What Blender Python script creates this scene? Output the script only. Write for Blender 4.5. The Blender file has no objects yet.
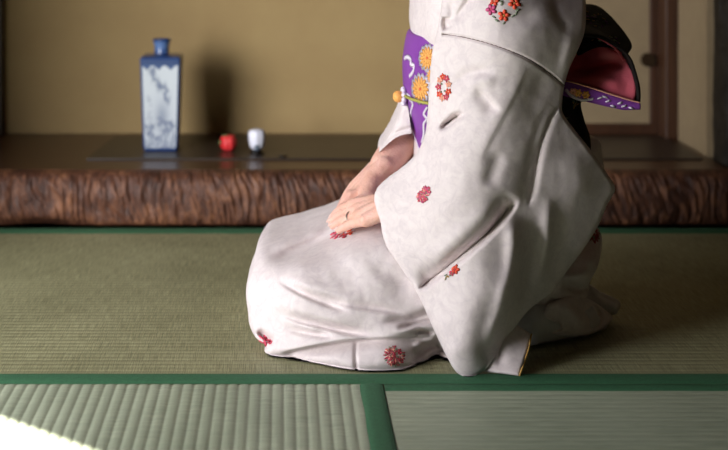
import bpy, bmesh, math, random
import numpy as np
from mathutils import Vector, Matrix, noise
from mathutils.bvhtree import BVHTree
random.seed(7); rng = np.random.default_rng(7)
scene = bpy.context.scene
COL = scene.collection
F, H, CX, CY = 1312.0, 0.639, 281.0, -88.0      # focal length in px, eye height, vanishing point of the level camera

def P(px, py, D):
    return Vector(((px-CX)*D/F, D, H-(py-CY)*D/F))
def GD(py, z=0.0):                                # distance at which a point of height z shows at row py
    return (H-z)*F/(py-CY)

# ------------------------------------------------------------------ materials
def new_mat(name):
    m = bpy.data.materials.new(name); m.use_nodes = True
    nt = m.node_tree; b = nt.nodes['Principled BSDF']
    return m, nt, b
def srgb(r, g, b):
    f = lambda c: (c/255/12.92) if c/255 <= 0.04045 else ((c/255+0.055)/1.055)**2.4
    return (f(r), f(g), f(b), 1)
def N(nt, t, **kw):
    n = nt.nodes.new(t)
    for k, v in kw.items():
        if k in n.inputs: n.inputs[k].default_value = v
        else: setattr(n, k, v)
    return n
def ramp(nt, src, stops):
    r = nt.nodes.new('ShaderNodeValToRGB'); e = r.color_ramp.elements
    while len(e) < len(stops): e.new(0.5)
    for k, (p, c) in enumerate(stops): e[k].position = p; e[k].color = c
    nt.links.new(src, r.inputs['Fac']); return r
def coords(nt, scale=(1,1,1)):
    tc = nt.nodes.new('ShaderNodeTexCoord'); mp = nt.nodes.new('ShaderNodeMapping')
    mp.inputs['Scale'].default_value = scale
    nt.links.new(tc.outputs['Object'], mp.inputs['Vector']); return mp.outputs['Vector']
def bump(nt, b, src, strength, dist, prev=None):
    n = N(nt, 'ShaderNodeBump', Strength=strength, Distance=dist)
    nt.links.new(src, n.inputs['Height'])
    if prev is not None: nt.links.new(prev.outputs['Normal'], n.inputs['Normal'])
    nt.links.new(n.outputs['Normal'], b.inputs['Normal']); return n
def simple(name, col, rough=0.6, metal=0.0, vscale=None, col2=None, bscale=None, bdist=0.001, sss=0, spec=None):
    m, nt, b = new_mat(name)
    b.inputs['Base Color'].default_value = col; b.inputs['Roughness'].default_value = rough
    b.inputs['Metallic'].default_value = metal
    if spec is not None: b.inputs['Specular IOR Level'].default_value = spec
    if vscale:
        n = N(nt, 'ShaderNodeTexNoise', Scale=vscale, Detail=5.0, Roughness=0.6)
        nt.links.new(coords(nt), n.inputs['Vector'])
        r = ramp(nt, n.outputs['Fac'], [(0.3, col), (0.7, col2)])
        nt.links.new(r.outputs['Color'], b.inputs['Base Color'])
    if bscale:
        n = N(nt, 'ShaderNodeTexNoise', Scale=bscale, Detail=4.0)
        nt.links.new(coords(nt), n.inputs['Vector'])
        bump(nt, b, n.outputs['Fac'], 0.6, bdist)
    if sss:
        b.inputs['Subsurface Weight'].default_value = sss
        b.inputs['Subsurface Radius'].default_value = (0.01, 0.004, 0.002); b.inputs['Subsurface Scale'].default_value = 0.6
    return m

def kimono_material():
    m, nt, b = new_mat('kimono_silk')
    v = coords(nt)
    n1 = N(nt, 'ShaderNodeTexNoise', Scale=44.0, Detail=6.0, Roughness=0.62, Distortion=1.6)
    nt.links.new(v, n1.inputs['Vector'])
    r = ramp(nt, n1.outputs['Fac'], [(0.38, srgb(215,203,203)), (0.5, srgb(222,210,209)), (0.62, srgb(226,215,213))])
    n2 = N(nt, 'ShaderNodeTexVoronoi', Scale=60.0); n2.feature = 'DISTANCE_TO_EDGE'
    nd = N(nt, 'ShaderNodeTexNoise', Scale=18.0, Detail=3.0); nt.links.new(v, nd.inputs['Vector'])
    mixv = N(nt, 'ShaderNodeVectorMath', operation='MULTIPLY_ADD'); mixv.inputs[1].default_value = (0.05,)*3
    nt.links.new(nd.outputs['Color'], mixv.inputs[0]); nt.links.new(v, mixv.inputs[2])
    nt.links.new(mixv.outputs[0], n2.inputs['Vector'])
    r2 = ramp(nt, n2.outputs['Distance'], [(0.0, (0.95,0.945,0.95,1)), (0.12, (1,1,1,1))])
    mx = N(nt, 'ShaderNodeMix', data_type='RGBA', blend_type='MULTIPLY'); mx.inputs[0].default_value = 0.8
    nt.links.new(r.outputs['Color'], mx.inputs[6]); nt.links.new(r2.outputs['Color'], mx.inputs[7])
    nt.links.new(mx.outputs[2], b.inputs['Base Color'])
    b.inputs['Roughness'].default_value = 0.62
    b.inputs['Sheen Weight'].default_value = 0.12
    b.inputs['Specular IOR Level'].default_value = 0.3
    f = N(nt, 'ShaderNodeTexNoise', Scale=240.0, Detail=3.0); nt.links.new(v, f.inputs['Vector'])
    g = bump(nt, b, f.outputs['Fac'], 0.25, 0.0006)
    bump(nt, b, nd.outputs['Fac'], 0.18, 0.006, g)
    return m

def tatami_material(name, strand_axis, c1, c2):
    m, nt, b = new_mat(name)
    sc = (22, 620, 50) if strand_axis == 'X' else (620, 22, 50)
    v = coords(nt, sc)
    n = N(nt, 'ShaderNodeTexNoise', Scale=1.0, Detail=3.0, Roughness=0.6); nt.links.new(v, n.inputs['Vector'])
    n2 = N(nt, 'ShaderNodeTexNoise', Scale=5.0, Detail=3.0); nt.links.new(coords(nt), n2.inputs['Vector'])
    ad = N(nt, 'ShaderNodeMath', operation='MULTIPLY_ADD'); ad.inputs[1].default_value = 0.35
    nt.links.new(n2.outputs['Fac'], ad.inputs[0]); nt.links.new(n.outputs['Fac'], ad.inputs[2])
    r = ramp(nt, ad.outputs[0], [(0.48, c1), (0.86, c2)])
    nt.links.new(r.outputs['Color'], b.inputs['Base Color'])
    b.inputs['Roughness'].default_value = 0.55; b.inputs['Specular IOR Level'].default_value = 0.35
    bump(nt, b, n.outputs['Fac'], 0.5, 0.0012)
    return m

def wood_material(name, c1, c2, axis, rough=0.4, spec=0.5, bd=0.001):
    m, nt, b = new_mat(name)
    sc = {'X': (1.2, 22, 22), 'Y': (22, 1.2, 22), 'Z': (22, 22, 1.2)}[axis]
    n = N(nt, 'ShaderNodeTexNoise', Scale=2.0, Detail=6.0, Roughness=0.6, Distortion=0.6); nt.links.new(coords(nt, sc), n.inputs['Vector'])
    r = ramp(nt, n.outputs['Fac'], [(0.3, c1), (0.7, c2)])
    nt.links.new(r.outputs['Color'], b.inputs['Base Color'])
    b.inputs['Roughness'].default_value = rough; b.inputs['Specular IOR Level'].default_value = spec
    bump(nt, b, n.outputs['Fac'], 0.3, bd)
    return m

def bark_material(name, lo, mid, hi):
    m, nt, b = new_mat(name)
    v = coords(nt, (1, 0.5, 0.35))
    n = N(nt, 'ShaderNodeTexNoise', Scale=70.0, Detail=5.0, Roughness=0.65, Distortion=1.2); nt.links.new(v, n.inputs['Vector'])
    n2 = N(nt, 'ShaderNodeTexNoise', Scale=16.0, Detail=4.0, Roughness=0.6); nt.links.new(coords(nt), n2.inputs['Vector'])
    ad = N(nt, 'ShaderNodeMath', operation='MULTIPLY_ADD'); ad.inputs[1].default_value = 0.6
    nt.links.new(n2.outputs['Fac'], ad.inputs[0]); nt.links.new(n.outputs['Fac'], ad.inputs[2])
    r = ramp(nt, ad.outputs[0], [(0.55, lo), (0.8, mid), (1.0, hi)])
    nt.links.new(r.outputs['Color'], b.inputs['Base Color'])
    b.inputs['Roughness'].default_value = 0.5
    b.inputs['Specular IOR Level'].default_value = 0.35
    bump(nt, b, n.outputs['Fac'], 0.8, 0.006)
    return m

def painted_material(name, rough, coat=0.0, var=0.0):
    m, nt, b = new_mat(name)
    a = nt.nodes.new('ShaderNodeAttribute'); a.attribute_name = 'paint'
    nt.links.new(a.outputs['Color'], b.inputs['Base Color'])
    b.inputs['Roughness'].default_value = rough; b.inputs['Coat Weight'].default_value = coat
    return m

M = {
 'kimono': kimono_material(),
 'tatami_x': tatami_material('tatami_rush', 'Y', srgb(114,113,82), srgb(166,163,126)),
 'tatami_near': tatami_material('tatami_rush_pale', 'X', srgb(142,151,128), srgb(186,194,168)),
 'heri': simple('green_cotton_edging', srgb(46,94,62), 0.8, vscale=260, col2=srgb(60,114,78), bscale=900, bdist=0.0005),
 'wall': simple('sand_plaster', srgb(158,133,90), 0.9, vscale=7, col2=srgb(166,142,97), bscale=260, bdist=0.0006),
 'fusuma': simple('fusuma_paper_shaded', srgb(134,116,88), 0.85, vscale=30, col2=srgb(142,124,94), bscale=120, bdist=0.0004),  # darkened base colour carries the shade on the door and alcove side wall
 'plaster_plain': simple('room_plaster', srgb(92,78,58), 0.9, vscale=9, col2=srgb(100,86,64)),
 'wood_board': wood_material('alcove_board_wood', srgb(66,44,28), srgb(92,64,42), 'X', 0.33),
 'wood_dark': wood_material('dark_inset_wood', srgb(38,30,24), srgb(56,45,36), 'X', 0.38),
 'wood_post': wood_material('brown_post_wood', srgb(50,29,16), srgb(72,44,26), 'Z', 0.45),
 'wood_ceiling': wood_material('ceiling_wood', srgb(88,62,40), srgb(112,82,54), 'X', 0.6),
 'bark': bark_material('burr_log', srgb(40,22,16), srgb(84,52,37), srgb(128,86,60)),
 'black_post': bark_material('dark_log', srgb(14,12,9), srgb(30,26,20), srgb(46,40,32)),
 'metal_dark': simple('aged_bronze', srgb(48,34,20), 0.5, 0.6, vscale=60, col2=srgb(70,52,32)),
 'skin': simple('skin', srgb(222,168,148), 0.5, vscale=38, col2=srgb(236,190,174), bscale=210, bdist=0.0022, sss=0.12),
 'nail': simple('fingernail', srgb(236,196,184), 0.3),
 'hair': simple('black_hair', srgb(22,19,18), 0.4, vscale=90, col2=srgb(34,30,28), bscale=300),
 'eye': simple('eye_white', srgb(235,232,226), 0.2), 'iris': simple('dark_iris', srgb(30,20,14), 0.2), 'lip': simple('lip', srgb(176,92,88), 0.45),
 'tabi': simple('white_cotton', srgb(200,198,200), 0.85, vscale=40, col2=srgb(212,210,212), bscale=500, bdist=0.0004),
 'obi': simple('purple_silk', srgb(122,58,148), 0.5, vscale=14, col2=srgb(136,70,164), bscale=420, bdist=0.0005),
 'brocade': simple('black_brocade', srgb(8,5,10), 0.75, vscale=60, col2=srgb(34,26,22), bscale=200, bdist=0.001, spec=.2),
 'lining': simple('red_silk_lining', srgb(226,98,118), 0.5, vscale=18, col2=srgb(236,120,134), bscale=200, bdist=0.0008),
 'white_thread': simple('white_thread', srgb(226,216,232), 0.6),
 'orange_thread': simple('orange_thread', srgb(240,172,90), 0.6), 'vermilion': simple('vermilion_thread', srgb(232,82,52), 0.6),
 'pink_thread': simple('pink_thread', srgb(208,84,134), 0.6), 'rose_thread': simple('rose_thread', srgb(208,74,98), 0.6),
 'crimson': simple('crimson_thread', srgb(158,26,50), 0.6), 'leaf_thread': simple('grey_green_thread', srgb(122,134,108), 0.6),
 'taupe': simple('taupe_seam_shade', srgb(104,90,86), 0.8), 'gold': simple('gold_thread', srgb(190,150,80), 0.5), 'peach': simple('peach_thread', srgb(244,176,150), 0.6),
 'cord': simple('yellow_green_cord', srgb(178,172,88), 0.6, vscale=300, col2=srgb(150,150,66), bscale=700, bdist=0.0005),
 'silver': simple('silver', srgb(190,180,165), 0.3, 1.0),
 'vase': painted_material('painted_porcelain', 0.3, 0.25),
 'red_ball': simple('red_crepe', srgb(196,22,34), 0.5, vscale=70, col2=srgb(214,60,60), bscale=260),
 'white_knob': simple('white_crepe', srgb(206,208,222), 0.6, vscale=50, col2=srgb(222,222,232), bscale=200),
 'green_bit': simple('green_crepe', srgb(84,104,58), 0.7), 'black_hole': simple('black_lacquer', srgb(8,6,5), 0.3),
 'grey_blue': simple('slate_crepe', srgb(88,98,112), 0.6),
}

# ------------------------------------------------------------------ object helpers
def mesh_obj(name, verts, faces, mats, parent=None, smooth=True, fmat=None, auto=None):
    me = bpy.data.meshes.new(name); me.from_pydata([tuple(v) for v in verts], [], [tuple(f) for f in faces]); me.validate()
    for m in (mats if isinstance(mats, (list, tuple)) else [mats]): me.materials.append(m)
    if fmat is not None: me.polygons.foreach_set('material_index', fmat)
    if smooth: me.polygons.foreach_set('use_smooth', [True]*len(me.polygons))
    o = bpy.data.objects.new(name, me); COL.objects.link(o)
    if parent is not None: adopt(o, parent)
    return o
def root_matrix(p):
    m = p.matrix_basis.copy() if p.parent is None else root_matrix(p.parent) @ p.matrix_parent_inverse @ p.matrix_basis
    return m
def adopt(o, parent):
    o.parent = parent; o.matrix_parent_inverse = root_matrix(parent).inverted()
def tag(o, label=None, cat=None, group=None, kind=None):
    if label: o['label'] = label
    if cat: o['category'] = cat
    if group: o['group'] = group
    if kind: o['kind'] = kind
    return o
def empty(name, loc):
    o = bpy.data.objects.new(name, None); COL.objects.link(o); o.location = loc; o.empty_display_size = 0.05; return o
def bm_obj(name, bm, mats, parent=None, smooth=False):
    bmesh.ops.recalc_face_normals(bm, faces=bm.faces)
    me = bpy.data.meshes.new(name); bm.to_mesh(me); bm.free()
    for m in (mats if isinstance(mats, (list, tuple)) else [mats]): me.materials.append(m)
    if smooth: me.polygons.foreach_set('use_smooth', [True]*len(me.polygons))
    o = bpy.data.objects.new(name, me); COL.objects.link(o)
    if parent is not None: adopt(o, parent)
    return o
def add_box(bm, x0, x1, y0, y1, z0, z1, bev=0.0):
    r = bmesh.ops.create_cube(bm, size=1.0, matrix=Matrix.Translation(((x0+x1)/2, (y0+y1)/2, (z0+z1)/2)) @ Matrix.Diagonal((x1-x0, y1-y0, z1-z0, 1)))
    if bev:
        ed = list({e for v in r['verts'] for e in v.link_edges})
        bmesh.ops.bevel(bm, geom=ed, offset=bev, segments=2, affect='EDGES', profile=0.5)
def box(name, x0, x1, y0, y1, z0, z1, mat, parent=None, bev=0.0):
    bm = bmesh.new(); add_box(bm, x0, x1, y0, y1, z0, z1, bev); return bm_obj(name, bm, mat, parent)
def tube(name, pts, rad, mat, parent=None, seg=8, closed=False):
    pts = [Vector(p) for p in pts]; n = len(pts); V = []; Fc = []
    up = Vector((0.3, 0.1, 1)).normalized()
    for i, p in enumerate(pts):
        a = pts[(i-1) % n] if (closed or i > 0) else p; b = pts[(i+1) % n] if (closed or i < n-1) else p
        t = (b-a).normalized(); s = t.cross(up)
        if s.length < 1e-4: s = t.cross(Vector((1, 0, 0)))
        s.normalize(); w = s.cross(t); r = rad[i] if isinstance(rad, (list, tuple)) else rad
        for k in range(seg):
            an = 2*math.pi*k/seg; V.append(p + r*(math.cos(an)*s + math.sin(an)*w))
    m = n if closed else n-1
    for i in range(m):
        for k in range(seg):
            j = (i+1) % n; Fc.append((i*seg+k, i*seg+(k+1) % seg, j*seg+(k+1) % seg, j*seg+k))
    if not closed: Fc.append(tuple(range(seg))[::-1]); Fc.append(tuple((n-1)*seg+k for k in range(seg)))
    return mesh_obj(name, V, Fc, mat, parent)
def lathe(name, prof, center, mat, parent=None, seg=32, fm=None):
    V = []; Fc = []; n = len(prof)
    for r, z in prof:
        for k in range(seg):
            a = 2*math.pi*k/seg; V.append((center[0]+r*math.cos(a), center[1]+r*math.sin(a), center[2]+z))
    for i in range(n-1):
        for k in range(seg): Fc.append((i*seg+k, i*seg+(k+1) % seg, (i+1)*seg+(k+1) % seg, (i+1)*seg+k))
    Fc.append(tuple(range(seg))[::-1]); Fc.append(tuple((n-1)*seg+k for k in range(seg)))
    return mesh_obj(name, V, Fc, mat, parent)

def catmull(pts, n):
    p = np.array(pts, float)
    if len(p) == 2:
        t = np.linspace(0, 1, n)[:, None]; return p[0]*(1-t)+p[1]*t
    q = np.vstack([2*p[0]-p[1], p, 2*p[-1]-p[-2]]); out = []
    for i in range(1, len(q)-2):
        t = np.linspace(0, 1, 24, endpoint=False)[:, None]
        a, b, c, d = q[i-1], q[i], q[i+1], q[i+2]
        out.append(0.5*((2*b)+(-a+c)*t+(2*a-5*b+4*c-d)*t**2+(-a+3*b-3*c+d)*t**3))
    out.append(p[-1:]); c = np.vstack(out)
    s = np.r_[0, np.cumsum(np.linalg.norm(np.diff(c, axis=0), axis=1))]; u = np.linspace(0, s[-1], n)
    return np.stack([np.interp(u, s, c[:, k]) for k in range(c.shape[1])], 1)
def tps(ctrl):
    c = np.array(ctrl, float); xy = c[:, :2]/100; d = c[:, 2]; n = len(c)
    def U(r2): return np.where(r2 > 1e-12, r2*np.log(np.maximum(r2, 1e-12)), 0)
    K = U(((xy[:, None]-xy[None])**2).sum(-1)) + np.eye(n)*0.02
    Pm = np.c_[np.ones(n), xy]; A = np.zeros((n+3, n+3)); A[:n, :n] = K; A[:n, n:] = Pm; A[n:, :n] = Pm.T
    w = np.linalg.solve(A, np.r_[d, 0, 0, 0])
    def f(p):
        q = p/100; sh = q.shape[:-1]; q = q.reshape(-1, 2)
        r = U(((q[:, None]-xy[None])**2).sum(-1)) @ w[:n] + w[n] + q @ w[n+1:]
        return r.reshape(sh)
    return f
def polydist(p, line):
    """distance, signed side (+ = right hand side when travelling along the line in picture axes, i.e. below a line drawn left to right) and position along it"""
    L = np.array(line, float); sh = p.shape[:-1]; q = p.reshape(-1, 2)
    best = np.full(len(q), 1e9); side = np.zeros(len(q)); along = np.zeros(len(q)); tot = np.linalg.norm(np.diff(L, axis=0), axis=1); acc = 0
    for i in range(len(L)-1):
        a, b = L[i], L[i+1]; ab = b-a; t = ((q-a) @ ab)/(ab @ ab); tc = np.clip(t, 0, 1)
        v = q-(a+tc[:, None]*ab); d = np.linalg.norm(v, axis=1); cr = ab[0]*v[:, 1]-ab[1]*v[:, 0]
        m = d < best; best = np.where(m, d, best); side = np.where(m, np.sign(cr), side)
        along = np.where(m, (acc+tc*tot[i])/tot.sum(), along); acc += tot[i]
    return best.reshape(sh), side.reshape(sh), along.reshape(sh)
def crease(p, line, amp, wa, wb, fade=0.2):
    """+amp pushes away from the viewer (a groove); wa = width on the left/upper side, wb = on the right/lower side"""
    line = catmull([l for l in line], 14) if len(line) > 2 else np.array(line, float)
    d, s, t = polydist(p, line)
    w = np.where(s > 0, wb, wa); env = np.clip(np.minimum(t, 1-t)/max(fade, 1e-3), 0, 1)
    env = env*env*(3-2*env)
    return amp*np.exp(-(d/w)**2)*env
def coons(top, bottom, left, right, nu, nv):
    T, B = catmull(top, nu), catmull(bottom, nu); L, R = catmull(left, nv), catmull(right, nv)
    u = np.linspace(0, 1, nu)[None, :, None]; v = np.linspace(0, 1, nv)[:, None, None]
    T, B, L, R = T[None], B[None], L[:, None], R[:, None]
    return (1-v)*T+v*B+(1-u)*L+u*R-((1-u)*(1-v)*T[:, :1]+u*(1-v)*T[:, -1:]+(1-u)*v*B[:, :1]+u*v*B[:, -1:])
def cloth(name, top, bottom, left, right, ctrl, creases, mat, parent, nu, nv, edge=(8, .01), thick=0.012, back=None, ground=False, wr=0.0, edges='tblr', wseed=0):
    """closed cloth body: a sculpted front sheet, a back sheet, and rounded borders"""
    g = coons(top, bottom, left, right, nu, nv)
    D = tps(ctrl)(g)
    for c in creases: D = D + crease(g, *c)
    if wr:
        for j in range(nv):
            for i in range(nu):
                x, y = g[j, i]; D[j, i] += wr*(noise.noise((x/26+wseed, y/18, wseed)) + 0.5*noise.noise((x/9, y/11+wseed, 3.0)))
    dist = np.full(D.shape, 1e9)
    for k, line in (('t', top), ('b', bottom), ('l', left), ('r', right)):
        if k in edges:
            d, _, _ = polydist(g, catmull(line, 60)); dist = np.minimum(dist, d)
    t = np.clip(dist/edge[0], 0, 1); D = D + edge[1]*(1-np.sqrt(1-(1-t)**2))
    if ground:
        gd = GD(g[..., 1], 0.002); D = np.minimum(D, gd)
    V = np.stack([(g[..., 0]-CX)*D/F, D, H-(g[..., 1]-CY)*D/F], -1).reshape(-1, 3)
    # back sheet: same outline shifted in depth (world Y), so the body has real thickness
    if back is None: Db = thick*np.clip(dist/edge[0], 0.0, 1)**0.5 + 0.0008
    else: Db = np.maximum(back - D, thick)*np.clip(dist/edge[0], 0.0, 1)**0.5 + 0.0008
    VB = V.copy(); VB[:, 1] += Db.reshape(-1)
    n = nu*nv; idx = np.arange(n).reshape(nv, nu); Fc = []
    a, b, c, d = idx[:-1, :-1], idx[:-1, 1:], idx[1:, 1:], idx[1:, :-1]
    Fc += np.stack([a, d, c, b], -1).reshape(-1, 4).tolist(); Fc += (np.stack([a, b, c, d], -1).reshape(-1, 4)+n).tolist()
    ring = list(idx[0, :]) + list(idx[1:, -1]) + list(idx[-1, -2::-1]) + list(idx[-2:0:-1, 0])
    for i in range(len(ring)):
        p, q = int(ring[i]), int(ring[(i+1) % len(ring)]); Fc.append((p, q, q+n, p+n))
    return mesh_obj(name, np.vstack([V, VB]).tolist(), Fc, mat, parent)
def bvh_of(*objs):
    return [BVHTree.FromPolygons([v.co.copy() for v in o.data.vertices], [tuple(p.vertices) for p in o.data.polygons]) for o in objs]
CAM = Vector((0, 0, H))
def hit(trees, px, py):
    d = (P(px, py, 1.0)-CAM).normalized(); best = None
    for t in trees:
        r = t.ray_cast(CAM, d)
        if r[0] is not None and (best is None or r[3] < best[2]):
            n = r[1].copy()
            if n.dot(d) > 0: n = -n
            best = (r[0], n, r[3])
    return best
def stitches(name, trees, dots, parent, lift=0.0006):
    """embroidery: dots = (px, py, rx, ry, angle, material key), each a small raised pad lying on the cloth"""
    V = []; Fc = []; keys = []; fm = []
    for px, py, rx, ry, an, key in dots:
        h = hit(trees, px, py)
        if h is None: continue
        p, n, _ = h
        if key not in keys: keys.append(key)
        X = Vector((1, 0, 0)); X = (X-n*X.dot(n)).normalized(); Z = n.cross(X)*-1
        if Z.z < 0: Z = -Z
        s = p.y/F; b0 = len(V); K = 8
        stretch = 1/max(0.45, abs(n.dot((CAM-p).normalized())))
        for k in range(K):
            a = 2*math.pi*k/K; lx, lz = rx*math.cos(a), ry*math.sin(a)
            x = lx*math.cos(an)-lz*math.sin(an); z = lx*math.sin(an)+lz*math.cos(an)
            V.append(p + X*x*s*stretch**0.5 + Z*z*s*stretch**0.5 + n*lift)
        V.append(p+n*(lift+0.0009)); V.append(p-n*0.001)
        for k in range(K):
            Fc.append((b0+k, b0+(k+1) % K, b0+K)); fm.append(keys.index(key))
            Fc.append((b0+(k+1) % K, b0+k, b0+K+1)); fm.append(keys.index(key))
    if not V: return None
    return mesh_obj(name, V, Fc, [M[k] for k in keys], parent, True, fm)
def flower_dots(x, y, r, key, ck='gold', n=5, rot=0.0):
    out = []
    for k in range(n):
        a = rot+2*math.pi*k/n; out.append((x+r*.55*math.cos(a), y+r*.55*math.sin(a), r*.5, r*.36, -a, key))
    out.append((x, y, r*.25, r*.25, 0, ck)); return out

# ------------------------------------------------------------------ capsule bodies, fused by a voxel remesh
def capsule(bm, a, b, ra, rb, seg=14, rings=5):
    a, b = Vector(a), Vector(b); t = b-a; L = t.length
    t = t.normalized() if L > 1e-6 else Vector((0, 0, 1))
    s = t.orthogonal().normalized(); w = t.cross(s); rows = []
    prof = [(-math.cos(math.pi/2*k/rings)*ra, math.sin(math.pi/2*k/rings)*ra) for k in range(rings+1)] + \
           [(L+math.sin(math.pi/2*k/rings)*rb, math.cos(math.pi/2*k/rings)*rb) for k in range(rings+1)]
    for z, r in prof:
        if r < 1e-6: rows.append([bm.verts.new(a+t*z)])
        else: rows.append([bm.verts.new(a+t*z+r*(math.cos(2*math.pi*k/seg)*s+math.sin(2*math.pi*k/seg)*w)) for k in range(seg)])
    for r0, r1 in zip(rows, rows[1:]):
        for k in range(seg):
            if len(r0) == 1: bm.faces.new((r0[0], r1[(k+1) % seg], r1[k]))
            elif len(r1) == 1: bm.faces.new((r0[k], r0[(k+1) % seg], r1[0]))
            else: bm.faces.new((r0[k], r0[(k+1) % seg], r1[(k+1) % seg], r1[k]))
def ellipsoid(bm, c, r, rot=None, seg=20):
    m = Matrix.Translation(c) @ (rot.to_4x4() if rot else Matrix.Identity(4)) @ Matrix.Diagonal((r[0], r[1], r[2], 1))
    bmesh.ops.create_uvsphere(bm, u_segments=seg, v_segments=seg//2+2, radius=1.0, matrix=m)
def fused(name, bm, voxel, smooth_it, mat, parent=None, smooth_f=0.5):
    me = bpy.data.meshes.new(name); bm.to_mesh(me); bm.free(); me.materials.append(mat)
    o = bpy.data.objects.new(name, me); COL.objects.link(o)
    r = o.modifiers.new('r', 'REMESH'); r.mode = 'VOXEL'; r.voxel_size = voxel; r.use_smooth_shade = True
    s = o.modifiers.new('s', 'SMOOTH'); s.factor = smooth_f; s.iterations = smooth_it
    dg = bpy.context.evaluated_depsgraph_get(); nm = bpy.data.meshes.new_from_object(o.evaluated_get(dg))
    o.modifiers.clear(); o.data = nm; bpy.data.meshes.remove(me); nm.name = name
    nm.polygons.foreach_set('use_smooth', [True]*len(nm.polygons))
    if parent is not None: adopt(o, parent)
    return o

# ================================================================== ROOM
XL, XR, YF, YB, ZC = -0.90, 1.75, -1.6, 3.16, 2.35
WIN_Y1, WIN_Y0, WIN_Z0, WIN_Z1 = 2.172, 0.84, 0.02, 1.75
def struct(o, label=None): o['kind'] = 'structure'; return o
struct(box('floor', XL-.1, XR+.1, YF-.1, YB+.1, -.12, -.052, M['wood_dark']))
struct(box('ceiling', XL-.1, XR+.1, YF-.1, YB+.1, ZC, ZC+.08, M['wood_ceiling']))
struct(box('wall_back', XL, XR, 3.14, 3.24, -.05, ZC, M['wall']))
struct(box('wall_front', XL, XR, YF-.1, YF, -.05, ZC, M['plaster_plain']))
bm = bmesh.new()
add_box(bm, XL-.1, XL, WIN_Y1, 3.24, -.05, ZC); add_box(bm, XL-.1, XL, YF-.1, WIN_Y0, -.05, ZC)
add_box(bm, XL-.1, XL, WIN_Y0, WIN_Y1, WIN_Z1, ZC); add_box(bm, XL-.1, XL, WIN_Y0, WIN_Y1, -.05, WIN_Z0)
struct(bm_obj('wall_left', bm, M['plaster_plain']))
struct(box('wall_right', XR, XR+.1, YF-.1, 3.24, -.05, ZC, M['plaster_plain']))
# alcove side wall on the right, the post in its corner, the dark log post in front
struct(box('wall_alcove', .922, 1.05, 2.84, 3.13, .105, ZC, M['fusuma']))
struct(box('wall_beside', 1.05, XR, 2.86, 2.96, -.05, ZC, M['plaster_plain']))
post = box('corner_post', .893, .934, 3.045, 3.139, .109, ZC, M['wood_post'], bev=.003)
post.name = 'trim_1'; struct(post)
struct(box('trim_2', -.705, -.661, 3.10, 3.139, .109, ZC, M['wood_dark'], bev=.003))
# log post: slightly irregular cylinder
V = []; Fc = []; sg = 28; rows = 90
for j in range(rows):
    z = -.0 + ZC*j/(rows-1)
    for k in range(sg):
        a = 2*math.pi*k/sg; r = .072+.006*noise.noise((math.cos(a)*2, math.sin(a)*2, z*6))+.003*noise.noise((math.cos(a)*7, math.sin(a)*7, z*22))
        V.append((1.0+r*math.cos(a), 2.80+r*math.sin(a), z))
for j in range(rows-1):
    for k in range(sg): Fc.append((j*sg+k, j*sg+(k+1) % sg, (j+1)*sg+(k+1) % sg, (j+1)*sg+k))
struct(mesh_obj('trim_3', V, Fc, M['black_post']))
# sliding door at the right of the back wall
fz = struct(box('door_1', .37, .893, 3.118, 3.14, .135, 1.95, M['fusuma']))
bm = bmesh.new()
add_box(bm, .37, .893, 3.112, 3.14, .1105, .137, .002); add_box(bm, .37, .392, 3.112, 3.14, .137, 1.95, .002); add_box(bm, .875, .8935, 3.112, 3.14, .137, 1.95, .002)
bm_obj('door_frame', bm, M['wood_post'], fz)
hx, hz = P(648, 60, 3.11).x, P(648, 60, 3.11).z
bm = bmesh.new()
mt = Matrix.Translation((hx, 3.112, hz)) @ Matrix.Rotation(math.pi/2, 4, 'X')
bmesh.ops.create_cone(bm, cap_ends=True, segments=28, radius1=.0165, radius2=.0165, depth=.008, matrix=mt)
bmesh.ops.create_cone(bm, cap_ends=True, segments=28, radius1=.0125, radius2=.0165, depth=.004, matrix=Matrix.Translation((0, -.006, 0)) @ mt)
bm_obj('door_handle', bm, M['metal_dark'], fz)

# alcove platform: log front, top board, dark inset board
def log_front(x0, x1):
    nx, na = 900, 34; V = []; Fc = []
    prof = []
    for k in range(na):
        a = math.pi*(k/(na-1))            # from under the top edge, bulging forward, to the bottom
        y = 2.705-.045*(math.sin(a)**0.6 if a < math.pi/2 else 1-.35*(1-math.sin(a))**2); z = .055+.054*math.cos(a)
        prof.append((y, z, math.sin(a) if a < math.pi/2 else max(.35, math.sin(a))))
    for i in range(nx):
        x = x0+(x1-x0)*i/(nx-1)
        for y, z, s in prof:
            n1 = noise.noise((x*74+z*22+3*noise.noise((x*11, z*11, 5)), z*9, .3)); n2 = noise.noise((x*170+z*40, z*38, 1.7)); n3 = noise.noise((x*9, z*16, 4))
            d = s**0.5*(.0040*(1-abs(n1)*2.4)+.0022*n2+.005*n3)
            chip = math.exp(-((x+.49)/.055)**2-((z-.004)/.010)**2)*.022
            V.append((x, y-d+chip, z+.002*n2*s))
    for i in range(nx-1):
        for k in range(na-1): a = i*na+k; Fc.append((a, a+1, a+na+1, a+na))
    base = len(V)
    for i in range(nx):                      # closing face behind
        x = x0+(x1-x0)*i/(nx-1); V += [(x, 2.73, .109), (x, 2.73, .001)]
    for i in range(nx-1):
        a = base+2*i; Fc += [(a, a+1, a+3, a+2), (i*na, a, a+2, (i+1)*na), (i*na+na-1, (i+1)*na+na-1, a+3, a+1)]
    return V, Fc
V, Fc = log_front(-.89, 1.02)
plat = empty('alcove_platform', (0, 2.9, 0)); tag(plat, 'raised wooden display alcove floor with a rough reddish-brown bark log front edge', 'platform')
mesh_obj('log_front', V, Fc, M['bark'], plat)
box('top_board', -.895, .921, 2.70, 3.139, .085, .1095, M['wood_board'], plat, .002)
bx0, by0, by1 = -.4155, 2.80, 3.085
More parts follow.
